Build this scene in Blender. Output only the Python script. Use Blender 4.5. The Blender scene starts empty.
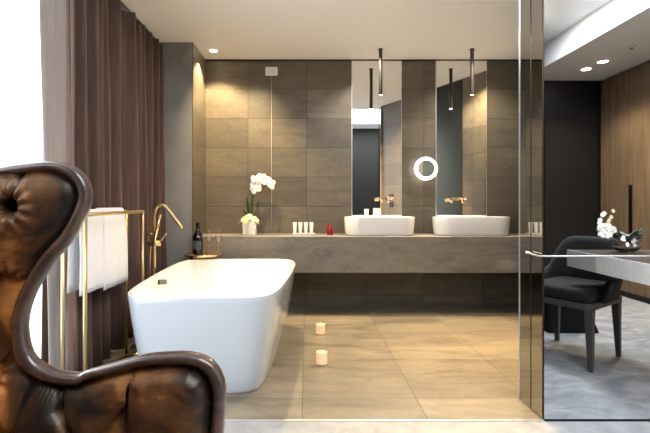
import bpy, bmesh, math, random
from mathutils import Vector, Matrix
random.seed(7)
PI = math.pi
sc = bpy.context.scene
COL = sc.collection
F, VX, VY, EYE = 464.0, 307.0, 203.0, 1.03
def W(px, py, D):            # where a point at distance D in front of the camera stands
    return Vector(((px-VX)*D/F, D, EYE-(py-VY)*D/F))

# ---------------------------------------------------------------- materials
def srgb(r, g, b):
    f = lambda c: (c/255/12.92) if c/255 <= .04045 else ((c/255+.055)/1.055)**2.4
    return (f(r), f(g), f(b), 1)
def mat(name, color=(.8,.8,.8,1), rough=.5, metal=0, spec=.5, trans=0, ior=1.45, emit=None, estr=0, coat=0, sheen=0):
    m = bpy.data.materials.new(name); m.use_nodes = True
    b = m.node_tree.nodes['Principled BSDF']
    b.inputs['Base Color'].default_value = color
    b.inputs['Roughness'].default_value = rough
    b.inputs['Metallic'].default_value = metal
    b.inputs['Specular IOR Level'].default_value = spec
    b.inputs['Transmission Weight'].default_value = trans
    b.inputs['IOR'].default_value = ior
    b.inputs['Coat Weight'].default_value = coat
    b.inputs['Sheen Weight'].default_value = sheen
    if emit: b.inputs['Emission Color'].default_value = emit; b.inputs['Emission Strength'].default_value = estr
    return m
def N(m, t, **kw):
    n = m.node_tree.nodes.new(t)
    for k, v in kw.items(): setattr(n, k, v)
    return n
def L(m, a, b): m.node_tree.links.new(a, b)
def ramp(m, fac, stops):
    r = N(m, 'ShaderNodeValToRGB'); e = r.color_ramp.elements
    e[0].position, e[0].color = stops[0]; e[1].position, e[1].color = stops[-1]
    for p, c in stops[1:-1]:
        x = e.new(p); x.color = c
    L(m, fac, r.inputs[0]); return r.outputs[0]
def bump(m, h, strength=.2, dist=.01):
    b = N(m, 'ShaderNodeBump'); b.inputs['Strength'].default_value = strength; b.inputs['Distance'].default_value = dist
    L(m, h, b.inputs['Height']); L(m, b.outputs[0], m.node_tree.nodes['Principled BSDF'].inputs['Normal'])
def noise(m, vec, scale, detail=4, rough=.55, dist=0):
    n = N(m, 'ShaderNodeTexNoise'); n.inputs['Scale'].default_value = scale; n.inputs['Detail'].default_value = detail
    n.inputs['Roughness'].default_value = rough; n.inputs['Distortion'].default_value = dist
    if vec: L(m, vec, n.inputs['Vector'])
    return n.outputs['Fac']
def objcoord(m, scale=(1,1,1)):
    t = N(m, 'ShaderNodeTexCoord'); mp = N(m, 'ShaderNodeMapping'); mp.inputs['Scale'].default_value = scale
    L(m, t.outputs['Object'], mp.inputs[0]); return mp.outputs[0]
def mixc(m, fac, a, b, mode='MIX'):
    x = N(m, 'ShaderNodeMix', data_type='RGBA', blend_type=mode)
    if isinstance(fac, (int, float)): x.inputs[0].default_value = fac
    else: L(m, fac, x.inputs[0])
    for v, i in ((a, 6), (b, 7)):
        if isinstance(v, tuple): x.inputs[i].default_value = v
        else: L(m, v, x.inputs[i])
    return x.outputs[2]
def tile(name, axes, off, c1, c2, grout, rough=.3, w=.6, h=.3, mort=.0025, vein=.5, streak=.35):
    m = mat(name, rough=rough); b = m.node_tree.nodes['Principled BSDF']
    t = N(m, 'ShaderNodeTexCoord'); s = N(m, 'ShaderNodeSeparateXYZ'); c = N(m, 'ShaderNodeCombineXYZ')
    L(m, t.outputs['Object'], s.inputs[0])
    for k, a in enumerate(axes):
        ad = N(m, 'ShaderNodeMath', operation='ADD'); ad.inputs[1].default_value = off[k]
        L(m, s.outputs[a], ad.inputs[0]); L(m, ad.outputs[0], c.inputs[k])
    br = N(m, 'ShaderNodeTexBrick'); br.offset = 0; br.squash = 1
    for k, v in (('Scale', 1), ('Mortar Size', mort), ('Mortar Smooth', .1), ('Bias', 0), ('Brick Width', w), ('Row Height', h)):
        br.inputs[k].default_value = v
    br.inputs['Color1'].default_value = c1; br.inputs['Color2'].default_value = c2; br.inputs['Mortar'].default_value = grout
    L(m, c.outputs[0], br.inputs['Vector'])
    st = objcoord(m, (1, 1.6, 2.6))
    n1 = noise(m, st, 2.3, 8, .65, 1.2)
    n2 = noise(m, t.outputs['Object'], 30, 4, .6)
    cl = ramp(m, n1, [(.30, (.52,.52,.54,1)), (.46, (.9,.9,.9,1)), (.60, (1.05,1.02,.97,1)), (.70, (1.6,1.55,1.46,1))])
    x = mixc(m, vein, br.outputs['Color'], cl, 'MULTIPLY')
    x = mixc(m, streak, x, ramp(m, noise(m, objcoord(m, (.7, 2.6, 3.2)), 3.1, 6, .6, .9), [(.34, (.66,.63,.6,1)), (.5, (1,1,1,1)), (.66, (1.18,1.16,1.12,1))]), 'MULTIPLY')
    fn = ramp(m, n2, [(.3, (.86,.86,.86,1)), (.7, (1.1,1.1,1.1,1))])
    x = mixc(m, .7, x, fn, 'MULTIPLY')
    L(m, x, b.inputs['Base Color'])
    inv = N(m, 'ShaderNodeMath', operation='SUBTRACT'); inv.inputs[0].default_value = 1; L(m, br.outputs['Fac'], inv.inputs[1])
    bump(m, inv.outputs[0], .35, .002)
    return m
T1, T2, TG = srgb(112,104,91), srgb(90,84,74), srgb(60,56,49)
M = {}
M['tile_xz'] = tile('stone_wall_tile', 'XZ', (.604+6, -2.495+6), T1, T2, TG, .34)
M['tile_yz'] = tile('stone_side_tile', 'YZ', (-4.75+6, -2.495+6), T1, T2, TG, .34)
M['tile_xy'] = tile('stone_floor_tile', 'XY', (.024+6, -2.747+6), srgb(124,115,100), srgb(100,93,82), srgb(74,69,61), .33, streak=.85)
M['stone'] = tile('stone_slab', 'XZ', (6.5, 6.0), srgb(140,133,124), srgb(134,128,120), srgb(110,104,96), .38, 2.4, 8, .001, .75)
M['column'] = mat('grey_column_stone', srgb(168,166,164), .5)
_m = M['column']; L(_m, ramp(_m, noise(_m, objcoord(_m, (1,1,.8)), 5, 6), [(.3, srgb(128,129,132)), (.7, srgb(148,148,149))]), _m.node_tree.nodes['Principled BSDF'].inputs['Base Color'])
M['plaster'] = mat('white_plaster', srgb(244,243,243), .85)
_m = M['plaster']; bump(_m, noise(_m, objcoord(_m), 60, 3), .04, .003)
M['plaster_cool'] = mat('white_ceiling_paint', srgb(236,238,240), .85)
M['black_wall'] = mat('black_lacquered_panel', srgb(17,16,16), .45)
M['carpet'] = mat('grey_carpet', srgb(140,142,146), .95)
_m = M['carpet']; o = objcoord(_m, (1, 1.6, 1)); n = noise(_m, o, 5, 6, .6, .8)
L(_m, ramp(_m, n, [(.32, srgb(112,114,120)), (.5, srgb(130,133,138)), (.68, srgb(156,157,158))]), _m.node_tree.nodes['Principled BSDF'].inputs['Base Color'])
bump(_m, noise(_m, o, 260, 3), .5, .004)
M['threshold'] = mat('pale_stone_threshold', srgb(178,178,178), .6)
_m = M['threshold']; n = noise(_m, objcoord(_m), 9, 8, .65, .5)
L(_m, ramp(_m, n, [(.3, srgb(118,120,124)), (.7, srgb(146,147,148))]), _m.node_tree.nodes['Principled BSDF'].inputs['Base Color'])
bump(_m, noise(_m, objcoord(_m), 120, 3), .2, .003)
def wood(name, a, b, axis_scale, rough=.45, sc_=6):
    m = mat(name, rough=rough); n = noise(m, objcoord(m, axis_scale), sc_, 6, .6, .6)
    L(m, ramp(m, n, [(.3, a), (.7, b)]), m.node_tree.nodes['Principled BSDF'].inputs['Base Color']); return m
M['wardrobe'] = wood('walnut_veneer', srgb(92,74,56), srgb(124,102,78), (3, 3, .25), .5)
M['desk_top'] = wood('dark_oak', srgb(62,52,45), srgb(84,72,62), (.5, 6, 6), .35)
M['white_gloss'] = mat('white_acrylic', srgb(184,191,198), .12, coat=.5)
M['bath_in'] = mat('white_bath_enamel', srgb(240,238,234), .12, coat=.5)
M['ceramic'] = mat('white_ceramic', srgb(238,238,238), .1, coat=.6)
M['brass'] = mat('brushed_brass', srgb(206,184,138), .34, 1)
M['brass_light'] = mat('polished_pale_brass', srgb(226,200,156), .2, 1)
M['bronze'] = mat('dark_bronze', srgb(60,50,42), .35, .8)
M['chrome'] = mat('polished_chrome', srgb(215,216,220), .12, 1)
M['rail'] = mat('brushed_nickel', srgb(170,172,176), .4, .9)
M['steel_edge'] = mat('satin_aluminium', srgb(225,225,225), .3, .8)
M['mirror'] = mat('silver_mirror', (.88,.88,.86,1), .0, 1)
M['mirror_grey'] = mat('smoked_mirror', (.40,.41,.41,1), .02, 1)
M['black_edge'] = mat('black_metal', srgb(24,24,26), .35, .6)
M['green_glass'] = mat('dark_green_glass', srgb(26,32,20), .25, .0, .5)
M['towel'] = mat('white_terry', srgb(236,236,238), .95, sheen=.3)
_m = M['towel']; bump(_m, noise(_m, objcoord(_m), 220, 3), .5, .004)
def curtain_mat(name, a, b):
    m = mat(name, rough=.7, sheen=.25)
    n = noise(m, objcoord(m, (8, 8, .6)), 5, 5)
    L(m, ramp(m, n, [(.3, a), (.7, b)]), m.node_tree.nodes['Principled BSDF'].inputs['Base Color']); return m
M['curtain'] = curtain_mat('mauve_brown_velour', srgb(86,65,56), srgb(110,84,73))
M['curtain_grey'] = curtain_mat('backlit_taupe_lining', srgb(146,138,136), srgb(160,152,150))  # paler lining: backlight from the window is put into its colour
M['glass'] = mat('clear_glass', (1,1,1,1), .0, trans=1, ior=1.45)
M['vase_glass'] = mat('pale_glass', (.9,.95,1,1), .02, trans=1, ior=1.4)
M['bottle'] = mat('black_bottle_glass', srgb(14,16,15), .08, coat=1)
M['foil'] = mat('black_foil', srgb(24,24,24), .3, .5)
M['label'] = mat('bottle_label', srgb(70,80,84), .5)
M['petal'] = mat('white_petal', srgb(248,246,240), .6, sheen=.2)
M['petal_cream'] = mat('cream_petal', srgb(232,220,180), .6)
M['leaf'] = mat('green_leaf', srgb(58,84,44), .45)
M['leaf_pale'] = mat('pale_green_leaf', srgb(172,184,104), .5)
M['leaf_dark'] = mat('dark_leaf', srgb(52,76,58), .4)
M['pot'] = mat('white_pot', srgb(232,230,226), .35)
M['plastic'] = mat('white_plastic', srgb(235,235,232), .4)
M['red'] = mat('dark_red_glass', srgb(140,20,36), .2, coat=.6)
M['pendant'] = mat('bronze_tube', srgb(62,54,46), .5, .3)
M['lamp_on'] = mat('lamp_on', (1,.9,.75,1), .5, emit=(1,.88,.70,1), estr=14)
M['lamp_cool'] = mat('lamp_on_white', (1,.97,.92,1), .5, emit=(1,.96,.9,1), estr=12)
M['ring_on'] = mat('ring_light', (1,.97,.9,1), .5, emit=(1,.95,.86,1), estr=2.4)
M['candle'] = mat('frosted_candle_glass', srgb(226,190,150), .6, emit=(1,.66,.36,1), estr=.22)
M['flame'] = mat('flame', (1,.7,.3,1), .5, emit=(1,.62,.22,1), estr=4)
M['velvet_black'] = mat('charcoal_velvet', srgb(18,16,16), .75, spec=.25, sheen=.08)
M['leg_grey'] = mat('dark_grey_leg', srgb(66,64,62), .4)
M['pouf'] = mat('black_cloth', srgb(12,12,13), .85)
M['cable'] = mat('pale_cord', srgb(196,190,176), .6)
M['rib_white'] = mat('ribbed_white_lacquer', srgb(232,232,230), .4)
M['rib_grey'] = mat('ribbed_pale_grey_lacquer', srgb(188,190,190), .4)
# chair leather velvet and wood
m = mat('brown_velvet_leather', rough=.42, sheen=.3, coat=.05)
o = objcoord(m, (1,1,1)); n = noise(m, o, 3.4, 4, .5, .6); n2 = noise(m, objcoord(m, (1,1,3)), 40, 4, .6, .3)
c = ramp(m, n, [(.40, srgb(18,16,17)), (.49, srgb(92,60,34)), (.60, srgb(204,146,84))])  # near-black patches put the wing's shade into the velvet colour
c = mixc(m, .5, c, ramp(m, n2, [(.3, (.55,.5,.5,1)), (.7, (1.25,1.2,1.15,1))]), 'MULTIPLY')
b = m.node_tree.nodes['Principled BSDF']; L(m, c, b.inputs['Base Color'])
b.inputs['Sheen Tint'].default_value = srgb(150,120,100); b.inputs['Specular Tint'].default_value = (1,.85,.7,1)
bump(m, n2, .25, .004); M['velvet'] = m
m = mat('polished_mahogany', rough=.3, coat=.5)
n = noise(m, objcoord(m, (1,1,1)), 14, 5, .6, 1)
L(m, ramp(m, n, [(.3, srgb(50,38,34)), (.7, srgb(88,70,62))]), m.node_tree.nodes['Principled BSDF'].inputs['Base Color']); M['mahogany'] = m
M['button'] = mat('leather_button', srgb(46,28,20), .4)

# ---------------------------------------------------------------- builders
def link(name, bm, m, parent=None, smooth=False, angle=None, loc=None, bev=0):
    me = bpy.data.meshes.new(name)
    bmesh.ops.recalc_face_normals(bm, faces=bm.faces[:])
    if smooth:
        for f in bm.faces: f.smooth = True
    bm.to_mesh(me); bm.free()
    o = bpy.data.objects.new(name, me); COL.objects.link(o)
    for mm in (m if isinstance(m, (list, tuple)) else [m]): me.materials.append(mm)
    if parent:
        o.parent = parent; v = Vector(parent.location); q_ = parent.parent
        while q_: v += q_.location; q_ = q_.parent
        o.location = -v     # meshes of parts are written in room coordinates
    if loc is not None: o.location = loc
    if smooth and angle:
        md = o.modifiers.new('es', 'EDGE_SPLIT'); md.split_angle = math.radians(angle)
    if bev:
        md = o.modifiers.new('bv', 'BEVEL'); md.width = bev; md.segments = 3; md.limit_method = 'ANGLE'
    return o
def tag(o, label, cat, group=None):
    o['label'] = label; o['category'] = cat
    if group: o['group'] = group
    return o
def thing(name, label, cat, loc=(0,0,0), group=None):
    o = bpy.data.objects.new(name, None); COL.objects.link(o); o.location = loc; o.empty_display_size = .05
    return tag(o, label, cat, group)
def struct(o): o['kind'] = 'structure'; return o
def box(bm, x0, x1, y0, y1, z0, z1, mi=0):
    v = [bm.verts.new(p) for p in ((x0,y0,z0),(x1,y0,z0),(x1,y1,z0),(x0,y1,z0),(x0,y0,z1),(x1,y0,z1),(x1,y1,z1),(x0,y1,z1))]
    for f in ((0,3,2,1),(4,5,6,7),(0,1,5,4),(1,2,6,5),(2,3,7,6),(3,0,4,7)):
        bm.faces.new([v[i] for i in f]).material_index = mi
    return bm
def bx(*a): return box(bmesh.new(), *a)
def prism(pts, z0, z1):
    bm = bmesh.new(); a = [bm.verts.new((x,y,z0)) for x,y in pts]; b = [bm.verts.new((x,y,z1)) for x,y in pts]
    n = len(pts); bm.faces.new(a[::-1]); bm.faces.new(b)
    for i in range(n): bm.faces.new((a[i], a[(i+1)%n], b[(i+1)%n], b[i]))
    return bm
def lathe(prof, cx, cy, cz=0, n=28, bm=None, capb=True, capt=True):
    bm = bm or bmesh.new(); R = []
    for r, z in prof:
        R.append([bm.verts.new((cx+r*math.cos(2*PI*i/n), cy+r*math.sin(2*PI*i/n), cz+z)) for i in range(n)])
    for a, b in zip(R, R[1:]):
        for i in range(n): bm.faces.new((a[i], a[(i+1)%n], b[(i+1)%n], b[i]))
    if capb: bm.faces.new(R[0][::-1])
    if capt: bm.faces.new(R[-1])
    return bm
def frame_at(t, up=Vector((0,0,1))):
    if abs(t.dot(up)) > .95: up = Vector((0,1,0))
    s = t.cross(up).normalized(); return s, s.cross(t).normalized()
def tube(pts, r, n=10, bm=None, flat=1.0, closed=False):
    """sweep; r is a number or list; flat scales the second cross-section axis"""
    bm = bm or bmesh.new(); pts = [Vector(p) for p in pts]; R = []; k = len(pts); u = None
    for i, p in enumerate(pts):
        t = (pts[min(i+1,k-1)]-pts[max(i-1,0)]).normalized()
        if u is None: s, u = frame_at(t)
        else:
            u = (u - t*u.dot(t)).normalized(); s = t.cross(u).normalized()
        rr = r[i] if isinstance(r, (list, tuple)) else r
        R.append([bm.verts.new(p + s*rr*math.cos(2*PI*j/n) + u*rr*flat*math.sin(2*PI*j/n)) for j in range(n)])
    for a, b in zip(R, R[1:]):
        for j in range(n): bm.faces.new((a[j], a[(j+1)%n], b[(j+1)%n], b[j]))
    bm.faces.new(R[0][::-1]); bm.faces.new(R[-1]); return bm
def ball(c, r, bm=None, sx=1, sy=1, sz=1, sub=2):
    bm = bm or bmesh.new()
    bmesh.ops.create_icosphere(bm, subdivisions=sub, radius=1, matrix=Matrix.Translation(c) @ Matrix.Diagonal((r*sx, r*sy, r*sz, 1)))
    return bm
def loft(rings, capb=True, capt=True, bm=None):
    bm = bm or bmesh.new(); R = [[bm.verts.new(p) for p in r] for r in rings]
    for a, b in zip(R, R[1:]):
        n = len(a)
        for i in range(n): bm.faces.new((a[i], a[(i+1)%n], b[(i+1)%n], b[i]))
    if capb: bm.faces.new(R[0][::-1])
    if capt: bm.faces.new(R[-1])
    return bm
def spline(pts, n=8):
    P = [Vector(p) for p in pts]; P = [2*P[0]-P[1]] + P + [2*P[-1]-P[-2]]; out = []
    for i in range(1, len(P)-2):
        for k in range(n):
            t = k/n; a, b, c, d = P[i-1:i+3]
            out.append(.5*((2*b)+(c-a)*t+(2*a-5*b+4*c-d)*t*t+(3*b-a-3*c+d)*t**3))
    out.append(P[-2]); return out

# ---------------------------------------------------------------- the setting
HC, HB, YB, YG = 2.495, 2.735, 4.75, 2.2     # ceiling, raised ceiling, tiled back wall, end of the tile floor
struct(link('floor', prism([(-1.75,YG),(1.12,YG),(2.3,YB+.15),(-1.75,YB+.15)], -.1, 0), M['tile_xy']))
struct(link('trim_1', bx(-1.75, 1.12, YG-.012, YG, -.1, .004), M['steel_edge']))
struct(link('floor_carpet', prism([(1.12,YG),(3.7,YG),(3.7,5.75),(2.3,5.75),(2.3,YB+.15)], -.1, .0), M['carpet']))
struct(link('floor_front', bx(-1.75, 3.7, -1.3, YG-.012, -.1, 0), M['threshold']))
struct(link('trim_2', bx(1.12, 3.5, YG-.012, YG, -.1, .006), M['black_edge']))
struct(link('wall_back', bx(-1.3, 2.19, YB, YB+.15, 0, HC), M['tile_xz']))
struct(link('wall_column', bx(-1.75, -1.05, 4.23, 4.9, 0, HC), M['column']))
struct(link('wall_return', bx(-1.05, -1.04, 4.235, YB, 0, HC), M['tile_yz']))
# the wall between the bathroom and the dressing room, its end carries the smoked mirror
oblq = prism([(1.124,YG+.002),(1.124,2.436),(1.145,2.44),(2.175,YB),(2.20,YB+.15),(2.62,5.6),(2.80,5.6),(2.40,4.85),(2.15,4.45),(1.932,4.14),(1.176,2.445)], 0, HB+.05)
struct(link('wall_middle', oblq, M['tile_yz']))
struct(link('wall_dressing', bx(2.5, 3.7, 5.56, 5.7, 0, HB+.05), M['black_wall']))
struct(link('wall_right', bx(3.56, 3.7, -1.3, 5.7, 0, HB+.05), M['plaster']))
struct(link('wall_rear', bx(-1.75, 3.7, -1.3, -1.15, 0, HB+.05), M['black_wall']))
bm = bx(-1.75, -1.6, 3.5, 4.3, 0, HB+.05); box(bm, -1.75, -1.6, -1.3, -1.0, 0, HB+.05); box(bm, -1.75, -1.6, -1.0, 3.5, 2.6, HB+.05)
struct(link('wall_left', bm, M['plaster']))
win = struct(link('window_1', bx(-1.72, -1.62, -1.0, 3.5, 2.54, 2.6), M['steel_edge']))
for a, b in ((-1.0,-.95),(.5,.54),(3.45,3.5)):
    w_ = link('window_frame', bx(-1.70, -1.64, a, b, 0, 2.54), M['steel_edge'], win)
struct(link('ceiling', prism([(-1.6,YG),(1.124,YG),(1.124,2.44),(2.175,YB),(-1.6,YB)], HC, HB+.06), M['plaster']))
bm = bx(-1.6, 2.56, -1.15, YG, HB, HB+.06)
struct(link('ceiling_bedroom', bm, M['plaster_cool']))
struct(link('ceiling_raised', prism([(1.2,YG),(2.56,YG),(2.56,5.1),(2.5,5.1)], HB, HB+.06), M['plaster_cool']))
bm = bx(2.56, 3.56, -1.15, 5.56, HC, HB+.06); box(bm, 2.5, 2.56, 5.1, 5.56, HC, HB+.06)
struct(link('ceiling_dropped', bm, M['plaster']))
struct(link('trim_3', bx(-1.04, 2.17, 4.735, 4.75, HC-.012, HC), M['black_edge']))
struct(link('door_1', bx(2.84, 3.46, 5.535, 5.56, 0, 2.47), M['black_wall']))
struct(link('baseboard_right', bx(3.485, 3.56, 2.2, 5.53, 0, .05), M['black_edge']))

# ---------------------------------------------------------------- wardrobe
wr = thing('wardrobe', 'tall walnut veneer wardrobe wall with a black slot handle', 'wardrobe', (3.53, 4, .05))
ys = [5.53, 5.04, 4.35, 3.65, 2.95, 2.25]
for a, b in zip(ys, ys[1:]):
    d = link('door', bx(3.50, 3.555, b+.003, a-.003, .055, HC-.025), M['wardrobe'], wr)
    if a in (5.04, 3.65): link('handle', bx(3.488, 3.4999, a-.05, a-.006, .70, 1.225), M['black_edge'], d)
link('carcass', bx(3.556, 3.559, 2.25, 5.53, .05, HC-.005), M['black_edge'], wr)

# ---------------------------------------------------------------- smoked mirror end panel
mp = thing('mirror_panel', 'tall smoked mirror panel covering the wall end beside the opening', 'mirror', (1.12, 2.32, 0))
link('pane', bx(1.117, 1.1235, YG+.004, 2.310, .003, HC+.2), M['mirror_grey'], mp)
link('pane', bx(1.117, 1.1235, 2.320, 2.436, .003, HC-.002), M['mirror_grey'], mp)
link('joint', bx(1.1165, 1.1235, 2.310, 2.320, .003, HC-.002), M['black_edge'], mp)
link('edge_strip', bx(1.1135, 1.123, 2.436, 2.440, .002, HC-.002), M['steel_edge'], mp)
link('front_edge', bx(1.1165, 1.1235, YG-.002, YG+.004, .008, HC+.2), M['bronze'], mp)
rl = thing('handrail', 'slim chrome rail running from the smoked mirror across the opening', 'rail', (1.11, 2.3, .78))
link('rail', tube([(1.095,2.312,.783),(1.095,2.20,.779),(1.11,2.185,.779),(2.3,2.185,.779),(3.45,2.185,.779)], .0042, 10), M['rail'], rl, True)
link('bracket', tube([(1.116,2.314,.783),(1.09,2.314,.783)], .009, 12), M['chrome'], rl, True)
link('bracket', tube([(3.45,2.185,.779),(3.498,2.185,.779)], .012, 12), M['chrome'], rl, True)

# ---------------------------------------------------------------- vanity
vt = thing('vanity_counter', 'long floating grey stone vanity counter on the tiled wall', 'counter', (.56, 4.5, .378))
link('slab', prism([(-1.038,4.325),(1.980,4.325),(2.169,4.749),(-1.038,4.749)], .378, .719), M['stone'], vt, bev=.004)
COLV = vt
def rrect(cx, cy, hx, hy, r, z, n=8):
    pts = []
    for k, (sx, sy) in enumerate(((1,1),(-1,1),(-1,-1),(1,-1))):
        for i in range(n+1):
            a = k*PI/2 + i/n*PI/2
            pts.append((cx+sx*(hx-r)+r*math.cos(a), cy+sy*(hy-r)+r*math.sin(a), z))
    return pts
def basin(x0, x1, label, top=.896):
    cx, hx, cy, hy = (x0+x1)/2, (x1-x0)/2, 4.53, .172
    t = thing('basin', label, 'sink', (cx, cy, .72), 'vessel basins on the counter')
    rs = []
    for z, k in ((.72,.93),(.726,.955),(.75,.97),(.80,.985),(.89,1.0),(top,.995)):
        rs.append(rrect(cx, cy, hx-(1-k)*.3, hy-(1-k)*.3, .15, z))
    for z, d in ((top,.010),(.889,.016),(.84,.035),(.79,.06),(.775,.10)):
        rs.append(rrect(cx, cy, hx-d, hy-d, max(.15-d,.03), z))
    link('bowl', loft(rs), M['ceramic'], t, True, 45)
    link('drain', lathe([(.028,0),(.028,.004),(.02,.006)], cx, cy, .7755, 20), M['chrome'], t.children[0], True, 40)
basin(.362, 1.045, 'white oval vessel basin under the left wall mirror')
basin(1.232, 1.965, 'larger white oval vessel basin, to the right on the stone counter')
def wall_mirror(x0, x1, label):
    t = thing('wall_mirror', label, 'mirror', (x0, 4.745, .725), 'tall wall mirrors')
    link('glass', bx(x0, x1, 4.736, 4.741, .722, HC-.014), M['mirror'], t)
    link('frame', bx(x0-.006, x1+.006, 4.741, 4.7495, .7205, HC-.0125), M['steel_edge'], t)
wall_mirror(.462, .962, 'tall wall mirror behind the left vessel basin')
wall_mirror(1.322, 1.832, 'tall wall mirror behind the right vessel basin')
def tap(cx, z, label):
    t = thing('wall_tap', label, 'tap', (cx, 4.73, z), 'brass wall taps')
    link('plate', lathe([(.025,0),(.025,.006)], 0,0,0, 20), M['brass_light'], t, True, 40)
    p = t.children[-1]; p.rotation_euler = (PI/2,0,0); p.location = (0, .005, 0)
    link('spout', tube(spline([(cx,4.73,z),(cx,4.66,z+.004),(cx,4.575,z),(cx,4.56,z-.035)], 5), [.014]*15+[.013], 12), M['brass_light'], t, True)
    link('handle', tube(spline([(cx-.075,4.735,z-.004),(cx-.075,4.69,z-.004),(cx-.10,4.672,z-.012)], 5), .016, 12), M['brass_light'], t, True)
    link('handle', tube(spline([(cx+.055,4.735,z),(cx+.055,4.69,z+.002),(cx+.08,4.672,z+.012)], 5), .014, 12), M['brass_light'], t, True)
tap(.80, 1.075, 'brass wall tap above the left vessel basin')
tap(1.53, 1.068, 'brass wall tap above the right vessel basin')
# lit magnifying mirror between the wall mirrors
rm = thing('shaving_mirror', 'small round shaving mirror with a glowing rim', 'mirror', (1.2, 4.7, 1.377))
def disc_y(cx, cz, y0, y1, r0, r1=None, n=40):
    bm = bmesh.new(); R = []
    for y, r in ((y0, r0), (y1, r1 or r0)):
        R.append([bm.verts.new((cx+r*math.cos(2*PI*i/n), y, cz+r*math.sin(2*PI*i/n))) for i in range(n)])
    for i in range(n): bm.faces.new((R[0][i], R[0][(i+1)%n], R[1][(i+1)%n], R[1][i]))
    bm.faces.new(R[0]); bm.faces.new(R[1][::-1]); return bm
CX, CZ = 1.197, 1.376
link('ring_light', disc_y(CX, CZ, 4.66, 4.68, .116), M['ring_on'], rm, True, 40)
link('glass', disc_y(CX, CZ, 4.655, 4.659, .085), M['mirror'], rm, True, 40)
link('wall_bracket', disc_y(CX, CZ, 4.68, 4.749, .03), M['chrome'], rm, True, 40)

# pendants
def pendant(px, label):
    x = (px-VX)*4.41/F; t = thing('pendant_lamp', label, 'lamp', (x, 4.41, HC), 'tube pendants over the basins')
    link('tube', lathe([(.0165,2.058),(.0175,2.062),(.0175,HC-.012),(.017,HC-.01)], x, 4.41, 0, 20), M['pendant'], t, True, 40)
    link('canopy', lathe([(.022,HC-.010),(.022,HC-.0005)], x, 4.41, 0, 24), M['pendant'], t, True, 40)
    link('lens', lathe([(.012,2.0555),(.013,2.058)], x, 4.41, 0, 20), M['lamp_on'], t, True, 40)
pendant(380.6, 'slim bronze tube pendant hanging before the left wall mirror')
pendant(472.1, 'slim bronze tube pendant hanging before the right wall mirror')

# ---------------------------------------------------------------- recessed lights
def downlight(x, y, z, label, m, r=.032, group='recessed ceiling spots'):
    t = thing('downlight', label, 'ceiling light', (x, y, z), group)
    link('trim_ring', lathe([(r+.008,z-.004),(r+.012,z-.0005)], x, y, 0, 28), M['plastic'], t, True, 40)
    link('lamp', lathe([(r,z-.0065),(r,z-.0041)], x, y, 0, 28), m, t, True, 40)
downlight(-.898, 4.455, HC, 'warm ceiling spot near the tiled corner above the orchid side', M['lamp_on'])
downlight(3.05, 5.07, HC, 'farther of the two ceiling spots close to the black door', M['lamp_cool'], .045)
downlight(3.06, 4.80, HC, 'nearer of the two ceiling spots close to the black door', M['lamp_cool'], .045)
t = thing('smoke_detector', 'small round detector on the dropped ceiling', 'detector', (3.03, 4.33, HC))
link('body', lathe([(.02,HC-.018),(.034,HC-.012),(.036,HC-.0005)], 3.03, 4.33, 0, 24), M['plastic'], t, True, 40)
link('sensor', lathe([(.010,HC-.026),(.012,HC-.0181)], 3.03, 4.33, 0, 16), M['bronze'], t, True, 40)

# ---------------------------------------------------------------- wall box with cord
wb = thing('alarm_box', 'white emergency box high on the tiled wall with a long cord', 'switch', (-.36, 4.74, 2.35))
link('housing', bx(-.425, -.30, 4.733, 4.7495, 2.33, 2.42), M['plastic'], wb, bev=.004)
link('button', bx(-.395, -.33, 4.728, 4.733, 2.35, 2.40), M['steel_edge'], wb)
link('cord', tube([(-.363,4.742,2.33),(-.363,4.742,1.5),(-.363,4.742,.745)], .0028, 6), M['cable'], wb, True)
sp = thing('socket_plate', 'double dark metal switch plate on the tile facing the basins', 'switch', (1.3, 2.9, 1.05))
d_ = Vector((1.030, 2.31)).normalized(); nn = Vector((-d_.y, d_.x))
def oblique_box(s, z0, z1, w, th):
    p = Vector((1.145, 2.44)) + d_*s; a = p-d_*w/2+nn*.0012; b = p+d_*w/2+nn*.0012
    return prism([tuple(a), tuple(b), tuple(b+nn*th), tuple(a+nn*th)], z0, z1)
link('plate', oblique_box(.24, 1.08, 1.16, .09, .010), M['bronze'], sp)
link('plate', oblique_box(.24, .97, 1.05, .09, .010), M['bronze'], sp)
# dark green glass screen on the same wall, seen in the mirrors only
gs = tag(link('glass_screen', oblique_box(1.30, .02, 2.485, .80, .005), M['green_glass']), 'dark green glass panel on the tiled side wall, mirrored behind the right basin', 'glass panel')

# ---------------------------------------------------------------- bath
BX, Y0, Y1, HR = -.580, 2.40, 4.06, .54
def bath_ring(z, kx, inset, n=96, drop=0):
    pts = []
    cy, hy = (Y0+Y1)/2, (Y1-Y0)/2-inset
    for i in range(n):
        a = 2*PI*i/n; c, s = math.cos(a), math.sin(a); p = 7.5
        u = math.copysign(abs(c)**(2/p), c); v = math.copysign(abs(s)**(2/p), s)
        y = cy+v*hy; w = .402+.086*math.sin(max(0, min(1, (y-Y0+.02)/1.7))*PI*.62)
        pts.append((BX+u*(w*kx), y, z))
    return pts
bt = thing('bathtub', 'freestanding white bathtub with tapered sides on the tile floor', 'bathtub', (BX, 3.2, 0))
prof = [(.0,.79,.10),(.012,.80,.092),(.03,.815,.085),(.12,.86,.068),(.26,.915,.042),(.40,.962,.020),(.50,.99,.005),(.532,.999,.0),(HR,.995,.003)]
rings = [bath_ring(z, k, i) for z, k, i in prof]
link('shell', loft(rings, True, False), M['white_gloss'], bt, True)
prof = [(HR,.995,.003),(HR+.002,.985,.008),(HR,.965,.018),(.525,.955,.025),(.45,.92,.06),(.32,.86,.13),(.20,.79,.20),(.15,.70,.27),(.135,.5,.42),(.13,.1,.7)]
link('basin', loft([bath_ring(z, k, i) for z, k, i in prof], False, True), M['bath_in'], bt, True)
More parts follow.
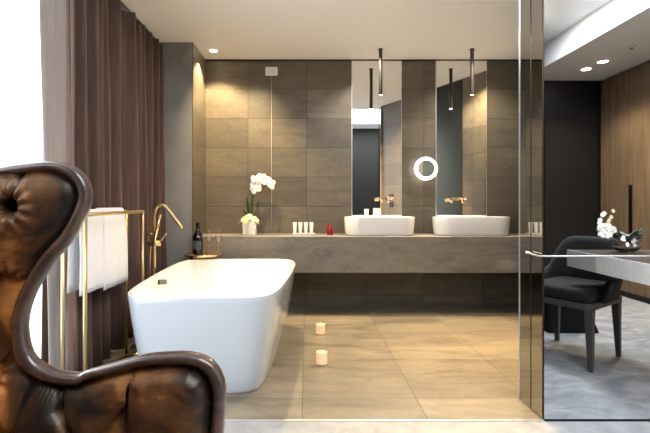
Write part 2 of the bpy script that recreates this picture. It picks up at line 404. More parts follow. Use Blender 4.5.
bm = bmesh.new(); box(bm, -.085, .085, -.006, .006, -.017, .017)
ov = link('overflow', bm, M['bronze'], bt, loc=(-.975-BX, 3.13-3.2, .497), bev=.004); ov.rotation_euler = (0, .16, PI/2)
link('plinth', loft([bath_ring(.0005, .76, .12), bath_ring(.006, .76, .12)]), M['bronze'], bt)

# ---------------------------------------------------------------- floor mounted bath tap
ft = thing('bath_tap', 'floor-standing brass bath tap with hand shower beside the bathtub', 'tap', (-1.13, 3.42, 0))
fx, fy = -1.135, 3.44
q = lambda px, py, D=3.44: W(px, py, D)
link('riser', tube(spline([(q(154.3,250).x,fy,0.0),(q(154.3,250).x,fy,.5),q(154.3,240),q(154.3,216),q(157,207),q(163,205.5),q(167.5,209),q(175,218.5),q(182.4,228)], 5), .0125, 14), M['brass'], ft, True)
link('mixer_body', tube([q(148,243.5),q(160.5,243.5)], .019, 16), M['brass'], ft, True)
link('shower_holder', tube([q(146.5,234),q(154,234)], .008, 12), M['brass'], ft, True)
link('hand_shower', tube([q(153.2,244.5,3.40),q(157,229,3.40),q(160.6,214.5,3.40)], [.011,.012,.0125], 14), M['brass_light'], ft, True)
link('lever', tube([q(160,243,3.42),q(163,238,3.42),q(166.6,233,3.42)], .0035, 8), M['brass'], ft, True)
link('hose', tube(spline([q(151,246,3.42),q(150,262,3.42),q(150.5,300,3.42),q(153,318,3.42)], 6), .005, 8), M['brass'], ft, True)
link('foot_plate', lathe([(.05,0),(.05,.008),(.045,.01)], q(154.3,250).x, fy, .0005, 28), M['brass'], ft, True, 40)

# ---------------------------------------------------------------- towel rack and towel
tr = thing('towel_rack', 'freestanding brass towel rack in front of the curtain', 'towel rack', (-1.15, 2.7, 0))
XA, XB, YN, YF, ZT = -1.105, -1.215, 2.31, 3.12, .972
r = .0105
def bar(name, a, b, rr=r): link(name, tube([a, b], rr, 12), M['brass'], tr, True)
for X in (XA, XB):
    bar('post', (X,YN,r), (X,YN,ZT)); bar('post', (X,YF,r), (X,YF,ZT))
    bar('top_rail', (X,YN-r,ZT), (X,YF+r,ZT))
for Y in (YN, YF): bar('base_rail', (XA+r,Y,r+.001), (XB-r,Y,r+.001))
tw = thing('towel', 'white bath towel draped over the brass rack', 'towel', (-1.16, 2.5, ZT))
def towel(ya, yb, za, zb, name, xo=0):
    bm = bmesh.new(); rows = []; ny = 26
    path = [(XB-.024-xo, za, 0),(XB-.022-xo, .80, 0),(XB-.017-xo, ZT-.02, 1),(XB-.013, ZT+.008+xo, 2),(XB, ZT+.0145+xo, 2),(XB+.013, ZT+.008+xo, 2),(XB+.017+xo, ZT-.02, 1),(XB+.021+xo, .85, 0),(XB+.024+xo, .7, 0),(XB+.024+xo, zb, 0)]
    P = spline([(x, 0, z) for x, z, _ in path], 5)
    for i in range(ny+1):
        t = i/ny; y = ya+(yb-ya)*t; row = []
        for p in P:
            dz = max(0, ZT-p.z); wv = .006*math.sin(t*9+ p.x*20)*min(1, dz*5)
            sg = 1 if p.x > XB else -1
            row.append(bm.verts.new((p.x+sg*abs(wv), y+(t-.5)*dz*.08, p.z)))
        rows.append(row)
    for a, b in zip(rows, rows[1:]):
        for j in range(len(P)-1): bm.faces.new((a[j], a[j+1], b[j+1], b[j]))
    o = link(name, bm, M['towel'], tw, True)
    md = o.modifiers.new('s', 'SOLIDIFY'); md.thickness = .009; md.offset = 1
    return o
towel(2.43, 2.74, .56, .545, 'towel_layer')
towel(2.70, 3.02, .57, .525, 'towel_layer', .006)
# white roll shape near the rack
rt = thing('white_roll', 'white roll lying on the floor behind the brass rack', 'towel', (-1.2, 3.45, 0))
link('roll', tube([(-1.245,3.36,.065),(-1.225,3.36,.065),(-1.10,3.36,.065),(-1.02,3.36,.065),(-1.01,3.36,.065)], [.05,.064,.064,.064,.05], 24), M['towel'], rt, True)

# ---------------------------------------------------------------- curtains
def curtain(ya, yb, xc, amp, per, label, m, name='curtain', edge=0.0, cat='curtain', start=0.0):
    bm = bmesh.new(); n = int((yb-ya)/.008); nz = 14; cols = []; ph = 0; off = []
    phs = []; ph = start
    for i in range(n+1):
        phs.append(ph); ph += 2*PI*((yb-ya)/n)/per*(1+.35*math.sin(i*.031+1.3))
    for i in range(n+1):
        t = i/n; col = []
        for k in range(nz+1):
            z = .012+(HC-.03-.012)*k/nz; s = 1-k/nz
            a = amp*(.75+.35*s); w = math.sin(phs[i]+.25*math.sin(z*2.2+i*.02))
            w = math.copysign(abs(w)**.8, w)+.25*math.sin(2.7*phs[i]+.6)
            yy = ya+(yb-ya)*t + edge*s*(1-t) - .02*s*math.sin(phs[i]*.5)*t
            col.append(bm.verts.new((xc+a*w*.8, yy+.25*a*math.cos(phs[i]), z)))
        cols.append(col)
    for a, b in zip(cols, cols[1:]):
        for k in range(nz): bm.faces.new((a[k], b[k], b[k+1], a[k+1]))
    t = thing(name, label, cat, (xc, (ya+yb)/2, 0))
    o = link('fabric', bm, m, t, True); md = o.modifiers.new('s', 'SOLIDIFY'); md.thickness = .004
    link('heading', bx(xc-.03, xc+.03, ya, yb, HC-.019, HC-.001), M['curtain'], t)
curtain(2.53, 4.20, -1.375, .105, .175, 'full-height mauve brown pleated curtain beside the grey column', M['curtain'], start=-1.9)
curtain(2.24, 2.515, -1.305, .018, .36, 'narrow grey taupe curtain edge next to the bright window', M['curtain_grey'], edge=.10)

# ---------------------------------------------------------------- side table, bottle, glasses
TX, TY, TZ = -.92, 4.14, .58
st = thing('side_table', 'small round brass side table behind the bathtub', 'table', (TX, TY, 0))
link('tabletop', lathe([(.168,TZ-.018),(.172,TZ-.015),(.172,TZ-.003),(.168,TZ)], TX, TY, 0, 48), M['brass_light'], st, True, 40)
link('pole', tube([(-1.03,4.13,.012),(-1.03,4.13,TZ-.018)], .012, 14), M['bronze'], st, True)
link('base', lathe([(.13,0.0005),(.13,.010),(.125,.012)], -.98, 4.10, 0, 40), M['bronze'], st, True, 40)
bo = thing('champagne_bottle', 'black champagne bottle on the round brass table', 'bottle', (-1.01, 4.12, TZ))
bxx, byy = -.975, 4.14
link('body', lathe([(.040,0),(.047,.006),(.048,.03),(.048,.125),(.045,.155),(.030,.185),(.018,.205),(.0145,.225),(.0145,.262)], bxx, byy, TZ+.0005, 32), M['bottle'], bo, True, 60)
link('foil', lathe([(.0155,.215),(.0155,.262),(.017,.264),(.017,.272),(.013,.277)], bxx, byy, TZ, 24), M['foil'], bo, True, 40)
bm = bmesh.new(); R = [[], []]
for i in range(13):
    a = -PI/2-.9+1.8*i/12
    for k, z in enumerate((TZ+.04, TZ+.115)): R[k].append(bm.verts.new((bxx+.0487*math.cos(a), byy+.0487*math.sin(a), z)))
for i in range(12): bm.faces.new((R[0][i], R[0][i+1], R[1][i+1], R[1][i]))
link('paper_label', bm, M['label'], bo, True)
def flute(px, label):
    x = (px-VX)*4.1/F; y = 4.1
    t = thing('champagne_flute', label, 'glass', (x, y, TZ), 'champagne flutes on the brass table')
    link('foot', lathe([(.032,0),(.032,.003),(.006,.008)], x, y, TZ+.0005, 28), M['glass'], t, True, 50)
    link('stem', lathe([(.0045,.008),(.0042,.075),(.006,.09)], x, y, TZ+.0005, 16), M['glass'], t, True, 50)
    link('cup', lathe([(.006,.09),(.018,.105),(.026,.135),(.028,.17),(.0245,.215),(.023,.215),(.0265,.17),(.0245,.135),(.016,.108),(.002,.096)], x, y, TZ+.0005, 28), M['glass'], t, True, 60)
flute(209, 'champagne flute next to the black bottle')
flute(218.5, 'champagne flute farther from the black bottle, at the table edge')

# ---------------------------------------------------------------- orchid
OX, OY, OZ = (250-VX)*4.58/F, 4.58, .7195
oc = thing('orchid', 'white orchid in a square white pot on the stone counter', 'plant', (OX, OY, OZ))
link('pot', loft([rrect(OX, OY, .062, .062, .008, OZ+.0005, 3), rrect(OX, OY, .068, .068, .008, OZ+.135, 3), rrect(OX, OY, .060, .060, .006, OZ+.135, 3), rrect(OX, OY, .058, .058, .006, OZ+.11, 3)]), M['pot'], oc, True, 40)
def leaf(bm, base, d, length, width, bend=.5, seg=6):
    base = Vector(base); d = Vector(d).normalized(); s = d.cross(Vector((0,0,1)));
    s = s.normalized() if s.length > .1 else Vector((1,0,0)); L_, R_, C_ = [], [], []
    for i in range(seg+1):
        t = i/seg; p = base+d*length*t+Vector((0,0,-bend*length*t*t)); w = width*math.sin(PI*min(.97,.12+.88*t))**.8
        u = s.cross(d).normalized()
        L_.append(bm.verts.new(p+s*w+u*w*.3)); R_.append(bm.verts.new(p-s*w+u*w*.3)); C_.append(bm.verts.new(p))
    for i in range(seg):
        bm.faces.new((L_[i], L_[i+1], C_[i+1], C_[i])); bm.faces.new((C_[i], C_[i+1], R_[i+1], R_[i]))
def flower(bm, c, r, nrm, petals=5, rnd=random):
    nrm = Vector(nrm).normalized(); a, b = frame_at(nrm); ph = rnd.random()*6
    for k in range(petals):
        th = ph+2*PI*k/petals; d = a*math.cos(th)+b*math.sin(th); e = nrm.cross(d)
        pts = []
        for t, w in ((.05,.12),(.35,.42),(.7,.5),(.95,.25)):
            pts.append((Vector(c)+d*r*t+nrm*r*.22*t*(1.3-t)*2, w*r))
        lf = [bm.verts.new(p+e*w) for p, w in pts]; rg = [bm.verts.new(p-e*w) for p, w in pts]
        for i in range(3): bm.faces.new((lf[i], lf[i+1], rg[i+1], rg[i]))
    ball(Vector(c)+nrm*r*.15, r*.16, bm, sub=1)
bm = bmesh.new()
for k in range(6):
    a = k*1.05+.3; leaf(bm, (OX+.02*math.cos(a), OY+.02*math.sin(a), OZ+.12), (math.cos(a)*.8, math.sin(a)*.8, .6), .13, .028, .7)
link('pale_leaf', bm, M['leaf_pale'], oc, True)
bm = bmesh.new()
leaf(bm, (OX-.01, OY, OZ+.14), (-.12,.05,1), .24, .03, 0); leaf(bm, (OX+.005, OY+.01, OZ+.14), (.1,-.1,1), .26, .026, 0); leaf(bm, (OX+.03, OY, OZ+.13), (.75,0,.55), .12, .022, .6)
leaf(bm, (OX-.02, OY, OZ+.15), (-.3,-.3,.9), .15, .028, .3)
link('leaf', bm, M['leaf'], oc, True)
S = spline([(OX,OY,OZ+.12),(OX+.015,OY,OZ+.3),q(251.5,188,4.58),q(252,180,4.57),q(257,175.5,4.56),q(266,178,4.56),q(273,186,4.55)], 6)
link('stem', tube(S, .003, 6), M['leaf'], oc, True)
bm = bmesh.new(); rr_ = random.Random(5)
for k in range(80):
    t_ = rr_.random(); cxp = 252.5+20.5*t_; cyp = 179.5+6*t_*t_-2*math.sin(PI*t_)
    if t_ < .35: cyp += rr_.uniform(-1, 11)
    p = q(cxp+rr_.uniform(-1.5,1.5), cyp+rr_.uniform(-3.2,3.2), 4.53+rr_.uniform(-.04,.04))
    flower(bm, p, .025, (rr_.uniform(-.5,.5), -1, rr_.uniform(-.3,.4)), 5, rr_)
link('blossom', bm, M['petal'], oc, True)
bm = bmesh.new()
for dx, dz in ((-.05,.145),(.045,.15),(0,.175),(-.03,.16),(.06,.135)):
    flower(bm, (OX+dx, OY-.04, OZ+dz), .035, (dx*6, -1, .5), 5, rr_)
link('cream_blossom', bm, M['petal_cream'], oc, True)

# ---------------------------------------------------------------- toiletries
tray = tag(link('toiletry_tray', loft([rrect((303.5-VX)*4.55/F, 4.55, .105, .05, .015, .7198, 4), rrect((303.5-VX)*4.55/F, 4.55, .112, .055, .018, .734, 4), rrect((303.5-VX)*4.55/F, 4.55, .106, .05, .015, .734, 4), rrect((303.5-VX)*4.55/F, 4.55, .10, .045, .012, .7245, 4)]), M['plastic'], None, True, 40), 'small white tray under the row of toiletry tubes', 'tray')
def tube_bottle(x, y, z, label, h=.118, w=.021, group='toiletry tubes on the tray'):
    t = thing('toiletry_tube', label, 'bottle', (x, y, z), group)
    link('cap', lathe([(.0125,0),(.0125,.016)], x, y, z+.0005, 18), M['steel_edge'], t, True, 40)
    rs = []
    for k in range(7):
        u = k/6; rx = .0135+(w-.0135)*u; ry = .0135*(1-u)+.002*u
        rs.append([(x+rx*math.cos(2*PI*i/20), y+ry*math.sin(2*PI*i/20), z+.0168+(h-.0168)*u) for i in range(20)])
    link('body', loft(rs), M['plastic'], t, True, 50)
for i, lb in enumerate(('white toiletry tube at the end of the row toward the orchid', 'white toiletry tube second in the row from the orchid', 'white toiletry tube third in the row from the orchid', 'white toiletry tube at the end of the row toward the red cup')):
    tube_bottle((294.8+5.55*i-VX)*4.55/F, 4.55, .7245, lb)
rx_ = (330-VX)*4.55/F
t = thing('red_cup', 'small dark red cup on the counter beside the left basin', 'cup', (rx_, 4.55, .72))
link('body', lathe([(.030,0),(.036,.02),(.034,.06),(.026,.09),(.022,.09),(.028,.06),(.030,.02),(.02,.006)], rx_, 4.55, .7198, 28), M['red'], t, True, 50)
link('rim', lathe([(.0225,.0901),(.0265,.0901),(.0265,.094),(.0225,.094)], rx_, 4.55, .7198, 28, capb=False, capt=False), M['red'], t, True, 50)
tube_bottle(.606, 4.7185, .7195+.0, 'tall white bottle standing behind the left basin', .25, .022, None)
t = thing('tissue_box', 'white card box standing behind the left basin', 'box', (.71, 4.71, .72))
link('box', loft([[(x, y, .7198) for x, y in ((.68,4.728),(.68,4.728-.02),(.77,4.728-.02),(.77,4.728))], [(x, y, .975) for x, y in ((.675,4.728),(.675,4.728-.014),(.745,4.728-.014),(.745,4.728))]]), M['plastic'], t)
link('flap', bx(.676, .744, 4.716, 4.726, .9755, .979), M['steel_edge'], t)

# ---------------------------------------------------------------- candles on the floor
def candle(px, py, D, label):
    p = W(px, py, D); x, y = p.x, D+.035
    t = thing('candle', label, 'candle', (x, y, 0), 'lit candles on the tile floor')
    link('holder', lathe([(.030,0),(.0365,.004),(.0365,.074),(.0335,.077),(.032,.074),(.032,.05)], x, y, .0005, 32), M['candle'], t, True, 40)
    link('wax', lathe([(.031,.04),(.031,.052)], x, y, 0, 24), M['petal_cream'], t, True, 40)
    link('flame', lathe([(.001,.055),(.005,.062),(.004,.072),(.0005,.084)], x, y, 0, 12), M['flame'], t, True)
candle(320.6, 335, 3.62, 'lit candle on the floor nearer the vanity')
candle(321.8, 366, 2.94, 'lit candle on the floor nearer the bedroom carpet')

# ---------------------------------------------------------------- desk
dk = thing('desk', 'long desk with a dark oak top and a pale ribbed end panel', 'desk', (2.4, 2.7, .61))
DX, DY0, DY1 = 1.735, 2.26, 3.09
link('top', bx(DX+.006, 3.483, DY0, DY1, .655, .719), M['desk_top'], dk)
def ribs(y0, y1, step):
    bm = bmesh.new(); y = y0
    while y < y1-.002:
        e = min(y+step-.003, y1); box(bm, DX-.004, DX+.0055, y, e, .612, .7195); y += step
    box(bm, DX+.001, DX+.0055, y0, y1, .614, .7185); return bm
link('end_panel', ribs(2.785, DY1, .02), M['rib_grey'], dk)
link('end_panel', ribs(DY0, 2.782, .03), M['rib_white'], dk)
link('underside', bx(DX+.006, 3.3, DY0+.002, DY1-.002, .612, .6545), M['black_edge'], dk)
link('leg', bx(3.2, 3.28, 2.30, 2.38, 0, .6115), M['desk_top'], dk); link('leg', bx(3.2, 3.28, 2.98, 3.06, 0, .6115), M['desk_top'], dk)

# flowers on desk
FX, FY, FZ = 2.02, 2.94, .7198
fa = thing('flower_arrangement', 'white flowers in a clear glass bowl on the desk', 'flowers', (FX, FY, FZ))
link('bowl', lathe([(.04,0),(.065,.015),(.084,.05),(.086,.08),(.074,.115),(.071,.114),(.082,.08),(.080,.05),(.060,.02),(.01,.006)], FX, FY, FZ, 36), M['vase_glass'], fa, True, 60)
bm = bmesh.new(); r2 = random.Random(11)
for k in range(46):
    a = r2.uniform(0, 2*PI); e = r2.uniform(.3, 1.4)
    leaf(bm, (FX+.03*math.cos(a)+.01, FY+.03*math.sin(a), FZ+.05+r2.random()*.03), (math.cos(a), math.sin(a), e), r2.uniform(.07,.13), .018, .15, 4)
link('dark_leaf', bm, M['leaf_dark'], fa, True)
bm = bmesh.new()
for (px, py) in ((602,221),(600,228),(602,216),(612,213),(614,208)):
    p = W(px, py, 2.93); tube(spline([(FX-.03, FY, FZ+.07), ((FX-.03+p.x)/2, FY, (FZ+.12+p.z)/2), p], 4), .0018, 5, bm)
link('stem', bm, M['leaf'], fa, True)
bm = bmesh.new()
for k in range(80):
    a = r2.uniform(0, 2*PI); rr = r2.random()**.5
    p = W(606+9*rr*math.cos(a), 231+6.5*rr*math.sin(a), 2.93+r2.uniform(-.04,.03))
    flower(bm, p, .013, (r2.uniform(-.7,.5), -1, r2.uniform(-.2,.7)), 5, r2)
for (px, py) in ((600,220),(602.5,215),(599.5,223),(604,213.5)): flower(bm, W(px, py, 2.92), .015, (-.2,-1,.2), 5, r2)
for k in range(9): flower(bm, W(r2.uniform(616,636), r2.uniform(236,246), 2.86), .012, (0,-1,.3), 5, r2)
link('white_blossom', bm, M['petal'], fa, True)
bm = bmesh.new()
for (px, py) in ((609,220),(611,217),(613,211),(608,222)): flower(bm, W(px, py, 2.92), .014, (.2,-1,.2), 5, r2)
link('cream_blossom', bm, M['petal_cream'], fa, True)

# ---------------------------------------------------------------- dining chair
A, B_, E_, D_ = Vector((1.73,2.83)), Vector((2.09,3.12)), Vector((1.86,3.54)), Vector((1.50,3.25))
fw = Vector((-.80,-.60)).normalized(); sd = Vector((-.53,.848)).normalized(); cc = A-fw*.235+sd*.212
ch = thing('armchair', 'charcoal velvet tub chair with dark grey tapered legs at the desk', 'chair', (cc.x, cc.y, 0))
def cp(f, s, z): v = cc+fw*f+sd*s; return (v.x, v.y, z)
def leg4(p0, p1, w0, w1, name, parent, m):
    rs = []
    for p, w in ((p0, w0), (p1, w1)):
        rs.append([(p[0]+w*(fw.x*i+sd.x*j), p[1]+w*(fw.y*i+sd.y*j), p[2]) for i, j in ((1,1),(-1,1),(-1,-1),(1,-1))])
    link(name, loft(rs), m, parent)
for f, s in ((.235,-.212),(.235,.205),(-.225,-.20),(-.235,.225)):
    k = 1.0 if f > 0 else 1.02
    leg4(cp(f*1.0*k, s, .0005), cp(f*.93 if f < 0 else f*.97, s*.96, .372), .013, .024, 'leg', ch, M['leg_grey'])
rr3 = []
def chair_ring(z, hx, hy, r=.05):
    base = rrect(0, 0, hx, hy, r, z, 5); return [cp(p[0], p[1], z) for p in base]
link('seat_frame', loft([chair_ring(.373,.255,.225), chair_ring(.41,.258,.228)]), M['leg_grey'], ch, True, 40)
link('seat', loft([chair_ring(.4105,.245,.20), chair_ring(.43,.252,.208), chair_ring(.475,.25,.206), chair_ring(.49,.235,.19), chair_ring(.495,.2,.16)]), M['velvet_black'], ch, True)
# shell: arms running into the curved back
bm = bmesh.new(); n = 48; rows = []
for i in range(n+1):
    t = -1+2*i/n; a = t*PI*.60; p = 3.2
    c, s = math.cos(a), math.sin(a)
    f = -(abs(c)**(2/p))*math.copysign(1, c)*.27; ss = math.copysign(abs(s)**(2/p), s)*.245
    u = abs(t); rise = 1/(1+math.exp((u-.50)*13)) if t > 0 else 1/(1+math.exp((u-.39)*24)); zt = .545+.245*rise - .05*max(0, u-.8)*5*0
    if u > .86: zt -= .10*((u-.86)/.14)**1.5
    lean = .0
    outer = lambda k, z: cp(f*k+(-.04*rise*(z-.42)/.38), ss*k, z)
    row = []
    for k, z in ((1.0,.405),(1.03,.47),(1.06,(zt+.47)/2),(1.07,zt-.03),(1.05,zt-.004),(1.0,zt),(.94,zt-.006),(.90,zt-.04),(.90,.50),(.89,.43)):
        row.append(bm.verts.new(outer(k, min(z, zt) if z != .405 else z)))
    rows.append(row)
for a_, b_ in zip(rows, rows[1:]):
    for j in range(9): bm.faces.new((a_[j], b_[j], b_[j+1], a_[j+1]))
bm.faces.new(rows[0]); bm.faces.new(rows[-1][::-1])
link('backrest', bm, M['velvet_black'], ch, True, 60)

# black draped pouf behind the chair
pf = thing('pouf', 'low black cloth covered pouf behind the tub chair legs', 'pouf', (2.08, 3.9, 0))
PX, PY = 2.115, 3.83
link('skirt', loft([rrect(PX, PY, .205, .165, .03, .001, 4), rrect(PX-.01, PY, .19, .15, .03, .08, 4), rrect(PX-.02, PY, .18, .145, .03, .30, 4)]), M['pouf'], pf, True, 50)
link('cushion', loft([rrect(PX-.02, PY, .175, .14, .05, .3005, 4), rrect(PX-.02, PY, .185, .15, .05, .34, 4), rrect(PX-.02, PY, .15, .12, .05, .37, 4)]), M['pouf'], pf, True, 50)

# ---------------------------------------------------------------- wing chair in the foreground
CD = 1.2
outer = [(-70,196),(-40,176),(-10,169),(0,168),(17,164.7),(43,162),(60.7,162.5),(74.5,166.5),(85,176),(90.5,188),(91,200),(86.7,214),(83,220),(74,238.5),(55.4,260.6),(38.8,286.5),(29,312),(27.7,334.6),(35,356.7),(55.4,369.7),(79.5,373),(87.7,370),(115.4,362.3),(143,354.8),(170.8,352),(193,352.6),(212.4,360.3),(223.5,377),(226,396),(224,433),(221,480),(216,540)]
inner = [(-62,206),(-36,187),(-10,179),(0,177.5),(17,175),(43,171.5),(57,171),(69,176),(77,184),(80,192),(80,200),(76,211),(72,219),(62,235),(43.4,255),(26,283),(15.5,310),(14,334),(20,362),(44,379),(76,384),(88,379),(115.4,371.8),(143,364.8),(171,363),(193,364.5),(206,372),(212,385),(213.7,398),(211,433),(208,480),(203,540)]
def smooth2(ps, n=5): return [(p.x, p.z) for p in spline([(a, 0, b) for a, b in ps], n)]
so, si = smooth2(outer), smooth2(inner)
def curve_y(px, py):      # the wing leans gently outwards with height, the panel bows along its length
    return 0.0
wc = thing('wingback_chair', 'large wingback chair with tufted brown velvet and polished dark wood frame', 'chair', (-.6, .87, 0))
# swept frame: rounded profile between the two outlines
def frame_mesh(D, depth):
    bm = bmesh.new(); R = []
    for (a, b), (c, d) in zip(so, si):
        O, I = W(a, b, CD), W(c, d, CD); mid = (O+I)/2; h = (O-I)/2; ring = []
        for j in range(16):
            th = 2*PI*j/16; cs, sn = math.cos(th), math.sin(th)
            cs = math.copysign(abs(cs)**.8, cs); sn = math.copysign(abs(sn)**.8, sn)
            v = mid+h*cs*1.02; ring.append(bm.verts.new((v.x, D+depth*sn, v.z)))
        R.append(ring)
    for a, b in zip(R, R[1:]):
        for j in range(16): bm.faces.new((a[j], a[(j+1)%16], b[(j+1)%16], b[j]))
    bm.faces.new(R[0][::-1]); bm.faces.new(R[-1]); return bm
poly = [((a*.35+c*.65), (b*.35+d*.65)) for (a, b), (c, d) in zip(so, si)] + [(-95,540),(-100,300)]
def inside(x, y, P):
    r = False; j = len(P)-1
    for i in range(len(P)):
        xi, yi = P[i]; xj, yj = P[j]
        if (yi > y) != (yj > y) and x < (xj-xi)*(y-yi)/(yj-yi)+xi: r = not r
        j = i
    return r
def segd(x, y, a, b):
    ax, ay = a; dx, dy = b[0]-ax, b[1]-ay; t = max(0, min(1, ((x-ax)*dx+(y-ay)*dy)/(dx*dx+dy*dy)))
    return math.hypot(x-ax-t*dx, y-ay-t*dy), t
BT = [(19,207),(-38,232),(8,285),(-45,330),(-8,372),(93,452),(38,458),(-25,470)]
CR = [((19,207),(24,176)),((19,207),(-38,232)),((19,207),(-30,190)),((-38,232),(8,285)),((8,285),(-45,330)),((8,285),(14,320)),((-45,330),(-8,372)),((-8,372),(14,356)),((38,376),(18,433)),((18,433),(38,458)),((62,382),(66,405)),((66,405),(93,452)),((126,409),(93,452)),((38,458),(93,520)),((-8,372),(12,440)),((12,440),(38,458)),((-8,372),(-50,420))]
PAD = [(131,376),(138,370),(171,366.5),(192,368),(204,376),(209,388),(210.5,400),(208,433),(203,540),(120,540),(122,470),(127,420)]
def edge_d(x, y, P):
    m_ = 1e9
    for i in range(0, len(P)-1):
        d, _ = segd(x, y, P[i], P[i+1]); m_ = min(m_, d)
    return m_
edge_pts = [p for i, p in enumerate(si) if i % 2 == 0]
def height(x, y):
    d = edge_d(x, y, edge_pts); h = .030*(1-math.exp(-max(0, d-1)/9.0))
    # broad rolling bow: the wing turns away toward its outer edge, the arm rolls under
    h += .045*math.exp(-(((x-5)/46)**2+((y-205)/42)**2)) + .035*math.exp(-(((x-55)/60)**2+((y-425)/34)**2))
    h -= .05*math.exp(-(((x-2)/26)**2+((y-318)/30)**2))
    for a, b in CR:
        s, t = segd(x, y, a, b); h -= .016*math.exp(-(s/3.0)**2)+.008*math.exp(-(s/9.0)**2)
    for a, b in BT:
        r_ = math.hypot(x-a, y-b); th = math.atan2(y-b, x-a)
        h -= .034*math.exp(-(r_/8.0)**2)
        h += .0045*math.exp(-((r_-15)/10)**2)*math.sin(11*th+a)
    # little gathers under the rail
    g = math.exp(-(((x-50)/16)**2+((y-386)/9)**2)); h += .0035*g*math.sin((x+.25*(y-386))*1.5)
    g = math.exp(-(((x-26)/6)**2+((y-182)/9)**2)); h += .004*g*math.sin(x*1.5)
    return h
def field(name, P, hf, step, D, sgn, parent, x0, x1, y0, y1, skip=None):
    bm = bmesh.new(); V = {}
    nx, ny = int((x1-x0)/step), int((y1-y0)/step)
    def vert(i, j):
        if (i, j) not in V:
            x, y = x0+i*step, y0+j*step; w = W(x, y, CD)
            V[(i, j)] = bm.verts.new((w.x, D-sgn*hf(x, y), w.z))
        return V[(i, j)]
    for i in range(nx):
        for j in range(ny):
            x, y = x0+(i+.5)*step, y0+(j+.5)*step
            if inside(x, y, P) and not (skip and inside(x, y, skip) and edge_d(x, y, skip) > 5):
                bm.faces.new((vert(i,j), vert(i+1,j), vert(i+1,j+1), vert(i,j+1)))
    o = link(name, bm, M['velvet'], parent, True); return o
def padh(x, y):
    d = edge_d(x, y, PAD+[PAD[0]]); return .012+.050*(1-math.exp(-d/7.0))-.010*math.exp(-(((x-165)/18)**2+((y-388)/14)**2))
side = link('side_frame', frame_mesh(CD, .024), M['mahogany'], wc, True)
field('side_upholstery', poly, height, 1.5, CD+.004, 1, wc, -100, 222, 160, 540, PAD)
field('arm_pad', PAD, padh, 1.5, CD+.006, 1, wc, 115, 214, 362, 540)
# outer side panel
def flat_panel(name, y, parent):
    bm = bmesh.new(); V = {}
    def vert(i, j):
        if (i, j) not in V:
            w = W(-100+i*4, 160+j*4, CD); V[(i, j)] = bm.verts.new((w.x, y, w.z))
        return V[(i, j)]
    for i in range(82):
        for j in range(96):
            if all(inside(-100+a*4, 160+b*4, poly2) for a, b in ((i,j),(i+1,j),(i,j+1),(i+1,j+1))): bm.faces.new((vert(i,j), vert(i+1,j), vert(i+1,j+1), vert(i,j+1)))
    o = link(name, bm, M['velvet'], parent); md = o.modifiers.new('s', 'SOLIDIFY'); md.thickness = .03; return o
poly2 = poly
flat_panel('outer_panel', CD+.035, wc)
for x, y in BT:
    w = W(x, y, CD); link('button', ball((w.x, CD+.002-height(x, y), w.z), .008, None, 1, .5, 1), M['button'], wc, True)
# near side, back, seat and legs stand outside the picture but complete the chair
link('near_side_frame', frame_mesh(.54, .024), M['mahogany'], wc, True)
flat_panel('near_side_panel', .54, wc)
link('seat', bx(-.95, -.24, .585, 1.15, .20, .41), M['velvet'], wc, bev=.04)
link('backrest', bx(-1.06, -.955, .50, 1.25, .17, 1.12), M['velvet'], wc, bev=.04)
for x in (-.98, -.29):
    for y in (.56, 1.19):
        link('leg', lathe([(.014,0.0005),(.018,.03),(.028,.17),(.028,.199)], x, y, 0, 16), M['mahogany'], wc, True, 40)

# ---------------------------------------------------------------- light
def spot(x, y, z, tgt, power, col, ang=70, blend=.6, r=.03, name='spot_light'):
    l = bpy.data.lights.new(name, 'SPOT'); l.energy = power; l.color = col; l.spot_size = math.radians(ang); l.spot_blend = blend; l.shadow_soft_size = r
    o = bpy.data.objects.new(name, l); COL.objects.link(o); o.location = (x, y, z)
    o.rotation_euler = (Vector(tgt)-Vector((x, y, z))).to_track_quat('-Z', 'Y').to_euler(); return o
def area(loc, tgt, sx, sy, power, col, name='area_light', portal=False):
    l = bpy.data.lights.new(name, 'AREA'); l.shape = 'RECTANGLE'; l.size = sx; l.size_y = sy; l.energy = power; l.color = col
    if portal: l.cycles.is_portal = True
    o = bpy.data.objects.new(name, l); COL.objects.link(o); o.location = loc
    o.rotation_euler = (Vector(tgt)-Vector(loc)).to_track_quat('-Z', 'Y').to_euler(); return o
WARM = (1, .75, .42); WARM2 = (1, .82, .58); COOL = (.86, .93, 1)
spot(-.898, 4.455, HC-.012, (-.90, 4.5, 0), 85, WARM, 112, .5)
spot(-.55, 3.70, HC-.012, (-.70, 4.75, 1.35), 95, WARM, 72, .9)  # added unseen spot, spreads warm light over the left tiling
spot(-.33, 4.50, HC-.012, (.35, 3.1, 0), 200, WARM, 75, .8)
spot(1.12, 4.62, HC-.012, (.85, 3.0, 0), 240, (1,.78,.48), 80, .8)
spot(1.92, 4.60, HC-.012, (1.3, 3.0, 0), 170, WARM, 70, .8)
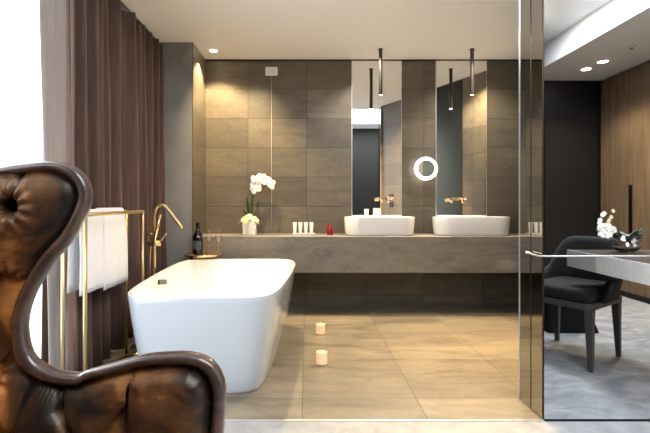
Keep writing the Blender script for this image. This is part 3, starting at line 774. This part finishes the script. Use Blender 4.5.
spot(.60, 4.30, HC-.012, (.60, 4.75, 1.0), 40, (1,.92,.82), 100, .8)
spot(1.60, 4.10, HC-.012, (1.70, 4.75, 1.1), 40, (1,.88,.74), 100, .8)
spot(-.56, 3.15, HC-.012, (-.55, 3.2, 0), 16, WARM2, 70, .6)
spot(.75, 3.9, HC-.012, (1.45, 3.0, 1.0), 260, (1,.66,.28), 80, .8)  # added unseen spot, warms the middle wall as the mirrors show it
spot(3.05, 5.07, HC-.012, (3.05, 5.0, 0), 30, WARM2, 100, .6)
spot(3.06, 4.80, HC-.012, (3.06, 4.7, 0), 30, WARM2, 100, .6)
spot(3.05, 4.1, HC-.012, (3.05, 4.1, 0), 95, WARM2, 100, .7)
area((-1.66, 1.25, 1.27), (0, 1.25, 1.27), 4.4, 2.5, 0, (1,1,1), 'window_portal', True)
wd = bpy.data.worlds.new('World'); sc.world = wd; wd.use_nodes = True
bg = wd.node_tree.nodes['Background']; bg.inputs[0].default_value = (.90, .95, 1, 1); bg.inputs[1].default_value = 2.5
area((1.3, .4, 2.72), (1.3, .4, 0), 2.2, 1.6, 75, (.95, .97, 1), 'bedroom_fill')  # unseen area light, added to fill the bedroom side
area((2.02, 3.9, 2.725), (2.02, 3.9, 0), .35, 1.8, 60, COOL, 'dressing_fill')  # added area light without a real cove, brightens the desk side

# ---------------------------------------------------------------- camera
cam = bpy.data.cameras.new('Camera'); co = bpy.data.objects.new('Camera', cam); COL.objects.link(co); sc.camera = co
co.location = (0, 0, EYE); co.rotation_euler = (PI/2, 0, 0)
cam.sensor_width = 36; cam.lens = 36*F/650; cam.shift_x = (325-VX)/650; cam.shift_y = -(216.5-VY)/650; cam.clip_start = .02
sc.view_settings.view_transform = 'Standard'; sc.view_settings.look = 'None'; sc.view_settings.gamma = 1; sc.view_settings.exposure = 0.85
sc.view_settings.use_curve_mapping = False
sc.cycles.max_bounces = 10; sc.cycles.diffuse_bounces = 5; sc.cycles.glossy_bounces = 5; sc.cycles.transmission_bounces = 8; sc.cycles.sample_clamp_indirect = 6
